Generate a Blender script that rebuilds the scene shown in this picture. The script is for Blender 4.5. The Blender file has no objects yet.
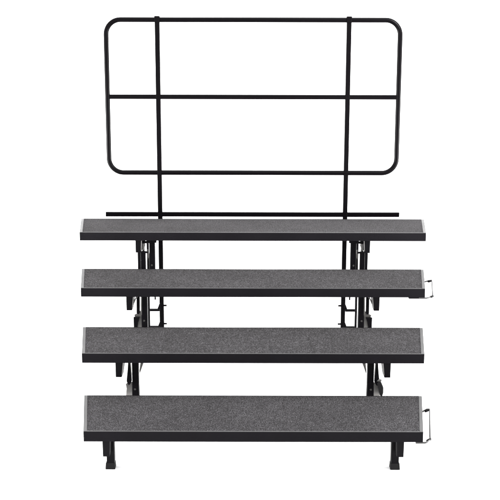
import bpy, bmesh, math
from mathutils import Vector, Matrix

IN = 0.0254                       # everything below is laid out in inches
scene = bpy.context.scene
COL = scene.collection

# ------------------------------------------------------------------ materials
def nodes_of(name):
    m = bpy.data.materials.new(name); m.use_nodes = True
    nt = m.node_tree
    return m, nt, nt.nodes['Principled BSDF']

def painted(name, col, rough=0.45, spec=0.2, bump=0.02, scale=900, metallic=0.0, var=0.25):
    m, nt, b = nodes_of(name)
    tc = nt.nodes.new('ShaderNodeTexCoord')
    n = nt.nodes.new('ShaderNodeTexNoise'); n.inputs['Scale'].default_value = scale
    n.inputs['Detail'].default_value = 3
    big = nt.nodes.new('ShaderNodeTexNoise'); big.inputs['Scale'].default_value = 9
    big.inputs['Detail'].default_value = 5
    nt.links.new(tc.outputs['Object'], n.inputs['Vector'])
    nt.links.new(tc.outputs['Object'], big.inputs['Vector'])
    mx = nt.nodes.new('ShaderNodeMix'); mx.data_type = 'RGBA'
    mx.inputs['A'].default_value = (*[c * (1 - var) for c in col], 1)
    mx.inputs['B'].default_value = (*[min(1, c * (1 + var)) for c in col], 1)
    nt.links.new(big.outputs['Fac'], mx.inputs['Factor'])
    nt.links.new(mx.outputs['Result'], b.inputs['Base Color'])
    mr = nt.nodes.new('ShaderNodeMapRange')
    mr.inputs['To Min'].default_value = rough - 0.08; mr.inputs['To Max'].default_value = rough + 0.08
    nt.links.new(big.outputs['Fac'], mr.inputs['Value'])
    nt.links.new(mr.outputs['Result'], b.inputs['Roughness'])
    b.inputs['Specular IOR Level'].default_value = spec
    b.inputs['Metallic'].default_value = metallic
    bp = nt.nodes.new('ShaderNodeBump'); bp.inputs['Strength'].default_value = bump
    bp.inputs['Distance'].default_value = 0.001
    nt.links.new(n.outputs['Fac'], bp.inputs['Height'])
    nt.links.new(bp.outputs['Normal'], b.inputs['Normal'])
    return m

def carpet_material():
    m, nt, b = nodes_of('grey_loop_carpet')
    tc = nt.nodes.new('ShaderNodeTexCoord')
    grain = nt.nodes.new('ShaderNodeMapping'); grain.inputs['Scale'].default_value = (1, 0.55, 1)
    nt.links.new(tc.outputs['Object'], grain.inputs['Vector'])
    def noise(scale, detail, rough=0.6, src=None):
        n = nt.nodes.new('ShaderNodeTexNoise')
        n.inputs['Scale'].default_value = scale; n.inputs['Detail'].default_value = detail
        n.inputs['Roughness'].default_value = rough
        nt.links.new((src or tc).outputs[0 if src else 'Object'], n.inputs['Vector'])
        return n
    fine = noise(245, 1.6, 0.7, grain)
    mid = noise(38, 3)
    wide = noise(3.2, 4)
    ramp = nt.nodes.new('ShaderNodeValToRGB')
    e = ramp.color_ramp.elements
    e[0].position = 0.36; e[0].color = (0.0030, 0.0029, 0.0034, 1)
    e[1].position = 0.68; e[1].color = (0.043, 0.0415, 0.0445, 1)
    mi = e.new(0.5); mi.color = (0.0112, 0.0107, 0.0120, 1)
    add = nt.nodes.new('ShaderNodeMath'); add.operation = 'MULTIPLY_ADD'
    add.inputs[1].default_value = 0.16; 
    nt.links.new(mid.outputs['Fac'], add.inputs[0])
    sub = nt.nodes.new('ShaderNodeMath'); sub.operation = 'MULTIPLY_ADD'
    sub.inputs[1].default_value = 0.14
    nt.links.new(wide.outputs['Fac'], sub.inputs[0])
    off = nt.nodes.new('ShaderNodeMath'); off.operation = 'SUBTRACT'; off.inputs[1].default_value = 0.15
    nt.links.new(fine.outputs['Fac'], off.inputs[0])
    nt.links.new(off.outputs[0], add.inputs[2])
    nt.links.new(add.outputs[0], sub.inputs[2])
    nt.links.new(sub.outputs[0], ramp.inputs['Fac'])
    nt.links.new(ramp.outputs['Color'], b.inputs['Base Color'])
    b.inputs['Roughness'].default_value = 0.95
    b.inputs['Specular IOR Level'].default_value = 0.03
    b.inputs['Sheen Weight'].default_value = CARPET_SHEEN
    b.inputs['Sheen Roughness'].default_value = 0.35
    b.inputs['Sheen Tint'].default_value = (0.95, 0.9, 0.86, 1)
    bp = nt.nodes.new('ShaderNodeBump'); bp.inputs['Strength'].default_value = 0.35
    bp.inputs['Distance'].default_value = 0.003
    nt.links.new(fine.outputs['Fac'], bp.inputs['Height'])
    nt.links.new(bp.outputs['Normal'], b.inputs['Normal'])
    return m

CARPET_SHEEN = 0.03
M_carpet = carpet_material()
M_black = painted('black_powder_coat', (0.0015, 0.0013, 0.0018), 0.42, 0.04)
M_fascia = painted('black_deck_edge', (0.0030, 0.0027, 0.0034), 0.55, 0.025)
M_tube = painted('black_tube_enamel', (0.0005, 0.0003, 0.0006), 0.36, 0.035)
M_trim = painted('satin_aluminium_trim', (0.024, 0.0233, 0.0237), 0.48, 0.28, 0.05, 600, 0.0, 0.2)
M_zinc = painted('zinc_plated_steel', (0.17, 0.165, 0.16), 0.34, 0.5, 0.05, 500, 1.0, 0.3)
M_chrome = painted('bright_latch_wire', (0.022, 0.0215, 0.0215), 0.35, 0.10, 0.02, 500, 0.0, 0.3)
M_bolt = painted('dull_zinc_bolt', (0.09, 0.088, 0.085), 0.34, 0.5, 0.05, 500, 1.0, 0.3)
M_rubber = painted('black_rubber', (0.0035, 0.0033, 0.0036), 0.8, 0.1, 0.1, 300)
M_white = painted('white_studio_paper', (0.86, 0.86, 0.86), 0.9, 0.1, 0.0, 50, 0.0, 0.01)

# ------------------------------------------------------------------ mesh helpers
class MB:
    def __init__(s): s.bm = bmesh.new()
    def _bevel(s, verts, w):
        if w <= 0: return
        es = {e for v in verts for e in v.link_edges}
        bmesh.ops.bevel(s.bm, geom=list(es), offset=w * IN, segments=2, affect='EDGES', profile=0.6)
    def hexa(s, pts, bev=0.0):
        """8 points: bottom loop of 4 then top loop of 4"""
        v = [s.bm.verts.new(Vector(p) * IN) for p in pts]
        for f in ((3,2,1,0), (4,5,6,7), (0,1,5,4), (1,2,6,5), (2,3,7,6), (3,0,4,7)):
            s.bm.faces.new([v[i] for i in f])
        s._bevel(v, bev); return s
    def box(s, x0, x1, y0, y1, z0, z1, bev=0.0):
        x0, x1 = sorted((x0, x1)); y0, y1 = sorted((y0, y1)); z0, z1 = sorted((z0, z1))
        return s.hexa([(x0,y0,z0),(x1,y0,z0),(x1,y1,z0),(x0,y1,z0),(x0,y0,z1),(x1,y0,z1),(x1,y1,z1),(x0,y1,z1)], bev)
    def bar(s, a, b, w, t, bev=0.0, side=Vector((1,0,0))):
        """rectangular bar from a to b; w across 'side', t in the other direction"""
        a = Vector(a); b = Vector(b); d = (b - a).normalized()
        sx = (side - d * side.dot(d)).normalized() * (w / 2); sy = d.cross(sx).normalized() * (t / 2)
        L = [a - sx - sy, a + sx - sy, a + sx + sy, a - sx + sy]
        return s.hexa(L + [p + (b - a) for p in L], bev)
    def tube(s, pts, r, n=14, cap=True, closed=False):
        pts = [Vector(p) for p in pts]; N = len(pts)
        rings = []; prev = None
        for i, p in enumerate(pts):
            if closed: d = (pts[(i+1) % N] - pts[i-1]).normalized()
            elif i == 0: d = (pts[1] - p).normalized()
            elif i == N - 1: d = (p - pts[i-1]).normalized()
            else: d = ((pts[i+1] - p).normalized() + (p - pts[i-1]).normalized()).normalized()
            if prev is None:
                u = Vector((0,1,0)) if abs(d.y) < 0.8 else Vector((1,0,0))
            else: u = prev
            u = (u - d * u.dot(d)).normalized(); w = d.cross(u); prev = u
            rings.append([s.bm.verts.new((p + (u * math.cos(a) + w * math.sin(a)) * r) * IN)
                          for a in [2 * math.pi * k / n for k in range(n)]])
        M = N if closed else N - 1
        for i in range(M):
            A = rings[i]; B = rings[(i+1) % N]
            for k in range(n):
                f = s.bm.faces.new((A[k], A[(k+1) % n], B[(k+1) % n], B[k])); f.smooth = True
        if cap and not closed:
            s.bm.faces.new(rings[0][::-1]); s.bm.faces.new(rings[-1])
        return s
    def plate(s, pts, y, th, bev=0.0):
        """flat plate cut to an outline of (x, z) corners, thickness th going back from y"""
        A = [s.bm.verts.new(Vector((x, y, z)) * IN) for x, z in pts]
        B = [s.bm.verts.new(Vector((x, y + th, z)) * IN) for x, z in pts]
        s.bm.faces.new(A); s.bm.faces.new(B[::-1]); n = len(pts)
        for i in range(n): s.bm.faces.new((A[i], B[i], B[(i+1) % n], A[(i+1) % n]))
        s._bevel(A + B, bev); return s
    def build(s, name, mat, parent=None, label=None):
        bmesh.ops.recalc_face_normals(s.bm, faces=s.bm.faces)
        me = bpy.data.meshes.new(name); s.bm.to_mesh(me); s.bm.free()
        me.materials.append(mat)
        o = bpy.data.objects.new(name, me); COL.objects.link(o)
        if parent is not None: o.parent = parent
        if label: o['label'] = label
        return o

def arc(cx, cz, r, a0, a1, n, y):
    return [(cx + r * math.cos(math.radians(a0 + (a1 - a0) * i / n)), y,
             cz + r * math.sin(math.radians(a0 + (a1 - a0) * i / n))) for i in range(n + 1)]

# ------------------------------------------------------------------ the riser
riser = bpy.data.objects.new('standing_riser', None); COL.objects.link(riser)
riser['label'] = 'four step choral standing riser with grey carpeted decks, black folding frame and back guard rail'
riser['category'] = 'stage riser'

HALF_F = [28.25, 31.2, 34.1, 37.05]     # half widths of the front edges
HALF_R = [31.0, 33.9, 36.8, 39.6]       # half widths of the rear edges
DEEP = 17.96
THICK = 1.82

words = ['lowest', 'second', 'third', 'top']
for k in range(4):
    a, b = HALF_F[k], HALF_R[k]; y0 = 18.0 * k; y1 = y0 + DEEP; z = 8.0 * (k + 1)
    def hx(y): return a + (b - a) * (y - y0) / DEEP
    def slab(m, x_in0, ya, yb, za, zb, bev=0):
        m.hexa([(-hx(ya)+x_in0, ya, za), (hx(ya)-x_in0, ya, za), (hx(yb)-x_in0, yb, za), (-hx(yb)+x_in0, yb, za),
                (-hx(ya)+x_in0, ya, zb), (hx(ya)-x_in0, ya, zb), (hx(yb)-x_in0, yb, zb), (-hx(yb)+x_in0, yb, zb)], bev)
    # deck body: plywood core and black edge frame
    m = MB()
    slab(m, 0.0, y0, y1, z - THICK, z - 0.06, 0.05)
    deck = m.build('riser_deck', M_fascia, riser, words[k] + ' carpeted deck of the riser')
    # carpet, inset between the trims
    m = MB(); slab(m, 0.61, y0 + 0.22, y1 - 0.16, z - 0.055, z, 0.0)
    m.build('carpet', M_carpet, deck)
    # end trims (light grey)
    for s in (-1, 1):
        m = MB()
        ya, yb = y0 + 0.02, y1 - 0.02
        o0, i0 = hx(ya) - 0.01, hx(ya) - 0.605; o1, i1 = hx(yb) - 0.01, hx(yb) - 0.605
        L = [(s*i0, ya), (s*o0, ya), (s*o1, yb), (s*i1, yb)]
        if s < 0: L = [L[1], L[0], L[3], L[2]]
        m.hexa([(x, y, z - 0.055) for x, y in L] + [(x, y, z + 0.03) for x, y in L], 0.02)
        m.build('end_trim', M_trim, deck)
    m = MB()
    m.hexa([(-hx(y0)+.61, y0+.02, z-.055), (hx(y0)-.61, y0+.02, z-.055), (hx(y0+.2)-.61, y0+.215, z-.055), (-hx(y0+.2)+.61, y0+.215, z-.055),
            (-hx(y0)+.61, y0+.02, z+.02), (hx(y0)-.61, y0+.02, z+.02), (hx(y0+.2)-.61, y0+.215, z+.02), (-hx(y0+.2)+.61, y0+.215, z+.02)], 0.0)
    m.build('front_trim', M_trim, deck)
    m = MB()
    m.hexa([(-hx(y1)+.61, y1-.155, z-.055), (hx(y1)-.61, y1-.155, z-.055), (hx(y1)-.61, y1-.02, z-.055), (-hx(y1)+.61, y1-.02, z-.055),
            (-hx(y1)+.61, y1-.155, z+.035), (hx(y1)-.61, y1-.155, z+.035), (hx(y1)-.61, y1-.02, z+.035), (-hx(y1)+.61, y1-.02, z+.035)], 0.0)
    m.build('rear_trim', M_black, deck)
    # wire latch along the right end of the first and third decks
    if k in (0, 2):
        zl = z - 1.95
        m = MB()
        out = 1.5 if k == 0 else 1.85
        yf = y0 + 0.9; yr = y0 + (16.6 if k == 0 else 16.2)
        m.tube([(hx(y0) - 1.2, y0 + 0.1, zl), (hx(y0) + 0.35, y0 + 0.1, zl), (hx(y0) + 0.75, y0 + 0.4, zl),
                (hx(yf) + out - .12, yf + 0.8, zl), (hx(yf) + out, yf + 1.7, zl + .05),
                (hx(yr) + out - 0.15, yr - 0.6, zl + 0.05), (hx(yr) + out - 0.55, yr - 0.2, zl), (hx(yr) - 0.4, yr - 1.9, zl)], 0.165, 12)
        lt = m.build('latch', M_chrome, deck, 'bright wire latch on the right end of the deck')
        m = MB()
        m.tube([(hx(yr) + out - .25, yr - .55, zl+.02), (hx(yr) + out - 1.05, yr - 1.25, zl - .02)], 0.25, 12)
        m.build('sleeve', M_rubber, lt); m = MB()
        m.tube([(hx(yf) + out - .1, yf + .85, zl), (hx(yf) + out - .75, yf + .05, zl)], 0.24, 12)
        m.build('sleeve', M_rubber, lt)
        if k == 2:
            m = MB(); m.box(hx(y0) - 3.2, hx(y0) - 0.1, y0 + 0.02, y0 + 1.2, z - THICK - 0.28, z - THICK - 0.002, 0.04)
            m.build('latch_plate', M_black, deck)

def post_box(m, s, xc, yc, w, d, z0, z1, bev=0.1):
    m.box(s * xc - w / 2, s * xc + w / 2, yc - d / 2, yc + d / 2, z0, z1, bev)

# brackets, legs, braces: mirrored left and right
LEGX = [24.0, 21.95, 21.95, 21.95]
for k in range(4):
    y0 = 18.0 * k; zb = 8.0 * (k + 1) - THICK
    for s in (-1, 1):
        # folding bracket under the front edge
        drop = 2.95 if k < 3 else 2.75
        xt = [24.0, 23.72, 23.72, 23.85][k]
        m = MB()
        m.hexa([(s*25.22, y0+.7, zb-drop), (s*24.1, y0+.7, zb-drop), (s*24.1, y0+3.4, zb-drop), (s*25.22, y0+3.4, zb-drop),
                (s*25.25, y0+.7, zb-.002), (s*xt, y0+.7, zb-.002), (s*xt, y0+4.6, zb-.002), (s*25.3, y0+4.6, zb-.002)], 0.09)
        br = m.build('bracket', M_black, riser)
        if k:
            # light strip standing in for the highlight along the bracket's inner edge
            m = MB(); m.bar((s*(xt+.05), y0 + 0.62, zb - 0.1), (s*24.02, y0 + 0.62, zb - drop + .5), 0.13, 0.1)
            m.build('edge_highlight', M_zinc, br)
        # under-deck carrier rail joining front and rear of the frame
        m = MB(); m.box(s*22.6, s*23.5, y0 + 5.0, y0 + 16.8, zb - 0.9, zb - 0.003, 0.06)
        m.build('carrier_rail', M_black, riser)
        # leg
        m = MB()
        w = 1.36 if k == 0 else 1.24
        if k == 0:
            yc = 3.7
            lx = s * (24.3 if s < 0 else 24.16)
            m.box(lx - .67, lx + .67, yc-.65, yc+.65, 1.0, zb - .004, 0.14)
        else:
            yc = y0 + 4.2
            post_box(m, s, LEGX[k], yc, w, w, [0, .9, 11.0, 19.6][k], zb - .004, 0.12)
            if k == 1:
                m.hexa([(s*21.95-.72, yc-.7, 3.0), (s*21.95+.72, yc-.7, 3.0), (s*21.95+.72, yc+.7, 3.0), (s*21.95-.72, yc+.7, 3.0),
                        (s*21.95-.61, yc-.67, 9.2), (s*21.95+.61, yc-.67, 9.2), (s*21.95+.61, yc+.67, 9.2), (s*21.95-.61, yc+.67, 9.2)], 0.05)
        leg = m.build('leg', M_black, riser)
        if k < 2: m = MB()
        xc = s * ((24.36 if s < 0 else 24.2) if k == 0 else LEGX[k])
        if k < 2: m.hexa([(xc-.84, yc-.82, 0), (xc+.84, yc-.82, 0), (xc+.84, yc+.82, 0), (xc-.84, yc+.82, 0),
                (xc-.76, yc-.74, 1.15), (xc+.76, yc-.74, 1.15), (xc+.76, yc+.74, 1.15), (xc-.76, yc+.74, 1.15)], 0.13)
        if k < 2: m.build('rubber_foot', M_rubber, leg)
        if k:
            # pivot bolt low on the leg's face
            zbolt = [0, 8.0, 16.4, 24.1][k]
            m = MB(); m.tube([(s*(LEGX[k]+.1), yc - w/2 - .14, zbolt), (s*(LEGX[k]+.1), yc - w/2 + .05, zbolt)], 0.2, 12)
            m.build('bolt', M_bolt, leg)

# folding stays, lock plates and the rear uprights, one set for each side
def piece(parent, name, mat, fn, label=None):
    m = MB(); fn(m); return m.build(name, mat, parent, label)

for s in (-1, 1):
    P = lambda pts, y, th, bev=0.03: (lambda m: m.plate([(s * abs(x), z) for x, z in pts], y, th, bev))
    # --- second step: black sleeve over a broad zinc lock plate beside the leg
    st = piece(riser, 'folding_stay', M_black, P([(23.17,13.6),(22.66,13.9),(22.57,9.7),(22.85,9.2),(23.14,8.85),(23.55,9.7),(23.3,11.9)], 21.0, .5, .08))
    piece(st, 'lock_plate', M_zinc, P([(23.34,9.3),(23.5,9.25),(23.78,8.9),(23.60,8.1),(23.78,6.7),(23.9,3.5),(22.45,3.5),(22.5,9.4)], 21.62, .12))
    piece(st, 'strap', M_zinc, P([(22.62,13.7),(22.86,13.9),(22.72,12.4),(22.64,11.0),(22.5,11.0)], 20.86, .1, .01))
    piece(st, 'inner_strap', M_zinc, P([(21.1,13.6),(20.75,13.6),(20.62,12.3),(21.42,10.1),(21.5,10.6)], 24.4, .16, .02))
    piece(st, 'hook', M_black, P([(20.9,13.6),(20.2,13.6),(20.55,12.6),(20.9,12.3)], 24.2, .3, .04))
    if s > 0:
        piece(st, 'lock_lever', M_rubber, P([(23.1,9.45),(23.4,9.8),(23.85,9.7),(24.28,8.7),(24.3,7.6),(24.1,6.9),(23.7,7.0)], 20.7, .7, .18))
        piece(st, 'lever_tip', M_zinc, P([(23.0,9.9),(23.35,10.3),(23.9,10.2),(23.85,9.85),(23.4,9.95)], 20.6, .7, .05))
    # --- third step
    st = piece(riser, 'folding_stay', M_black, P([(23.5,21.6),(22.84,21.6),(22.86,18.3),(23.05,17.7),(23.55,17.9)], 39.5, .5, .08))
    piece(st, 'lock_plate', M_zinc, P([(22.5,18.9),(22.84,18.2),(23.4,17.75),(24.1,17.45),(24.0,17.0),(23.2,17.0),(24.0,15.3),(24.0,13.2),(22.45,13.2)], 40.3, .12))
    piece(st, 'strap', M_zinc, P([(22.42,21.6),(22.66,21.6),(22.70,18.2),(22.45,17.6)], 39.3, .1, .01))
    piece(st, 'lock_block', M_black, P([(24.2,17.1),(24.16,14.0),(23.6,14.0),(23.5,15.5),(22.95,17.1)], 39.5, .6, .1))
    piece(st, 'edge_strap', M_zinc, P([(24.1,20.3),(23.55,21.6),(23.15,21.6),(23.4,21.2),(23.95,20.0)], 38.9, .12, .02))
    # --- top step
    st = piece(riser, 'lock_post', M_black, lambda m: m.box(s*24.36, s*23.35, 57.0, 58.0, 19.6, 27.2, 0.08))
    piece(st, 'outer_post', M_black, lambda m: m.box(s*25.05, s*24.44, 56.8, 57.9, 19.6, 27.4, 0.08))
    piece(st, 'lock_plate', M_zinc, P([(24.1,30.1),(23.45,30.1),(23.3,29.7),(23.55,29.2),(23.35,28.6),(23.6,28.0),(23.5,27.3),(24.1,27.3)], 57.5, .15))
    piece(st, 'strap', M_zinc, P([(23.2,27.3),(22.75,27.3),(22.62,25),(22.6,22),(23.15,22)], 58.9, .12, .02))
    piece(st, 'cross_link', M_black, lambda m: m.bar((s*24.0, 57.1, 29.25), (s*20.9, 57.1, 29.45), 0.5, 0.5, 0.06, Vector((0,1,0))))
    piece(st, 'catch', M_black, lambda m: m.bar((s*24.1, 56.9, 27.25), (s*22.75, 56.9, 27.05), 0.4, 0.42, 0.06, Vector((0,1,0))))
    piece(st, 'pin', M_black, P([(22.8,25.6),(23.05,25.2),(23.1,21),(22.75,21)], 58.5, .25, .05))
    # --- rear upright with the rungs that carry the rail post
    up = piece(riser, 'rear_upright', M_black, lambda m: m.box(s*24.5, s*23.98, 70.6, 71.6, 0.7, 30.1, 0.08))
    piece(up, 'rubber_foot', M_rubber, lambda m: m.box(s*25.0, s*23.7, 70.3, 71.9, 0.0, 0.75, 0.1))
    piece(up, 'guide_strip', M_zinc, lambda m: m.box(s*24.72, s*24.56, 70.3, 70.7, 3.0, 16.0, 0.03))
    for zr in (10.15, 6.0):
        piece(up, 'rung', M_black, lambda m: m.box(s*24.1, s*21.9, 72.2, 73.0, zr - .28, zr + .28, 0.06))
    piece(up, 'rung', M_black, lambda m: m.box(s*24.4, s*22.2, 71.9, 72.5, 13.6, 14.2, 0.06))
    piece(up, 'bolt', M_black, lambda m: m.tube([(s*22.85, 72.3, 13.62), (s*22.85, 72.3, 12.7)], 0.2, 10))
    # side bars tie the inner legs back to the rear upright
    piece(riser, 'side_bar', M_black, lambda m: m.bar((s*22.75, 57.5, 20.2), (s*23.9, 70.5, 16.4), 0.6, 1.0, 0.06))
    piece(riser, 'side_bar', M_black, lambda m: m.bar((s*22.7, 40.0, 11.3), (s*23.9, 70.5, 3.6), 0.6, 1.0, 0.06))

# ------------------------------------------------------------------ guard rail
YR = 73.5; RX = 33.05; ZT = 76.95; ZBt = 42.55; RC = 3.3; RT = 0.56
m = MB()
pts = (arc(RX-RC, ZT-RC, RC, 0, 90, 12, YR) + arc(-RX+RC, ZT-RC, RC, 90, 180, 12, YR)
       + arc(-RX+RC, ZBt+RC, RC, 180, 270, 12, YR) + arc(RX-RC, ZBt+RC, RC, 270, 360, 12, YR))
m.tube(pts, RT, 18, closed=True)
rail = m.build('guard_rail', M_tube, riser, 'black tubular guard rail with rounded corners at the back')
m = MB(); m.box(-RX+.2, RX-.2, YR-.45, YR+.45, 59.32, 60.36, 0.12); m.build('mid_rail', M_tube, rail)
m = MB(); m.box(-34.1, 34.05, YR-.5, YR+.5, 32.32, 33.38, 0.1); m.build('toe_rail', M_tube, rail)
for s in (-1, 1):
    m = MB()
    m.hexa([(s*21.43-.52, YR-.53, 4.2), (s*21.43+.52, YR-.53, 4.2), (s*21.43+.52, YR+.57, 4.2), (s*21.43-.52, YR+.57, 4.2),
            (s*21.52-.54, YR-.53, 77.3), (s*21.52+.54, YR-.53, 77.3), (s*21.52+.54, YR+.57, 77.3), (s*21.52-.54, YR+.57, 77.3)], 0.12)
    p = m.build('rail_post', M_tube, rail)
    m = MB(); m.box(s*21.52-.6, s*21.52+.6, YR-.68, YR+.62, 76.3, 77.75, 0.14)
    m.build('post_cap', M_tube, p)
    for zk in (11.0, 6.55):
        m = MB()
        m.tube([(s*21.0, YR, zk), (s*20.25, YR, zk)], 0.22, 12)
        m.build('clamp_knob', M_black, p)
        m = MB(); m.hexa([(s*21.6, YR-.7, zk-1.1), (s*22.6, YR-.7, zk-1.1), (s*22.6, YR-.3, zk-1.1), (s*21.6, YR-.3, zk-1.1),
                          (s*21.6, YR-.7, zk+.9), (s*21.95, YR-.7, zk+.6), (s*21.95, YR-.3, zk+.6), (s*21.6, YR-.3, zk+.9)], 0.05)
        m.build('gusset', M_black, p)
        m = MB(); m.tube([(s*22.1, YR-.95, zk-.85), (s*22.1, YR-.68, zk-.85)], 0.24, 10)
        m.build('bolt', M_bolt, p)
    # socket bracket that ties the post to the top deck
    m = MB(); m.box(s*21.55-.9, s*21.55+.9, 72.0, 73.0, 29.9, 31.6, 0.06)
    m.build('socket', M_black, p)

# ------------------------------------------------------------------ setting: seamless white studio sweep
m = MB()
prof = [(-420, 0), (230, 0)]
R_ = 70
prof += [(230 + R_ * math.sin(t), R_ - R_ * math.cos(t)) for t in [math.radians(6 * i) for i in range(1, 16)]]
prof += [(230 + R_, 330)]
W = 420
vs = [(m.bm.verts.new(Vector((-W, y, z)) * IN), m.bm.verts.new(Vector((W, y, z)) * IN)) for y, z in prof]
for A, B in zip(vs, vs[1:]):
    f = m.bm.faces.new((A[0], A[1], B[1], B[0])); f.smooth = True
bk = m.build('floor', M_white); bk['kind'] = 'structure'

# ------------------------------------------------------------------ light
w = bpy.data.worlds.new('World'); scene.world = w; w.use_nodes = True
bg = w.node_tree.nodes['Background']
bg.inputs['Color'].default_value = (1.0, 1.0, 1.0, 1); bg.inputs['Strength'].default_value = 3.6

def softbox(name, loc, target, size, power, spread=180):
    l = bpy.data.lights.new(name, 'AREA'); l.shape = 'RECTANGLE'; l.size = size[0]; l.size_y = size[1]; l.energy = power
    o = bpy.data.objects.new(name, l); COL.objects.link(o)
    o.location = Vector(loc) * IN
    o.rotation_euler = (Vector(target) * IN - o.location).to_track_quat('-Z', 'Y').to_euler()
    l.spread = math.radians(spread)
    return o
softbox('softbox_overhead', (0, 60, 260), (0, 40, 0), (4.5, 4.0), 420)
softbox('softbox_right', (110, -30, 150), (34, 73, 76), (0.7, 1.4), 60, 50)
for s in (-1, 1):
    softbox('added_side_fill', (s * 165, 12, 26), (0, 12, 0), (3.6, 0.9), 900)  # added low fill from both sides, whitening the floor under the decks

# ------------------------------------------------------------------ camera
cam = bpy.data.cameras.new('camera'); co = bpy.data.objects.new('camera', cam); COL.objects.link(co)
cam.sensor_width = 36; cam.lens = 36 * 1017.27 / 500
cam.clip_start = 0.05; cam.clip_end = 100
Fv = Vector((4.0178e-4, 0.981494666, -0.191489058)); Rv = Vector((0.99999773, 5.99e-6, 2.12882e-3))
Uv = Rv.cross(Fv)
mat = Matrix((Rv, Uv, -Fv)).transposed().to_4x4()
mat.translation = Vector((-0.68769, -160.12085, 69.98364)) * IN
co.matrix_world = mat
scene.camera = co

scene.render.engine = 'CYCLES'
scene.render.resolution_x = 1024; scene.render.resolution_y = 1024
scene.cycles.max_bounces = 8; scene.cycles.diffuse_bounces = 5
vs_ = scene.view_settings
vs_.view_transform = 'Standard'; vs_.look = 'None'; vs_.exposure = 0.0; vs_.gamma = 1.0
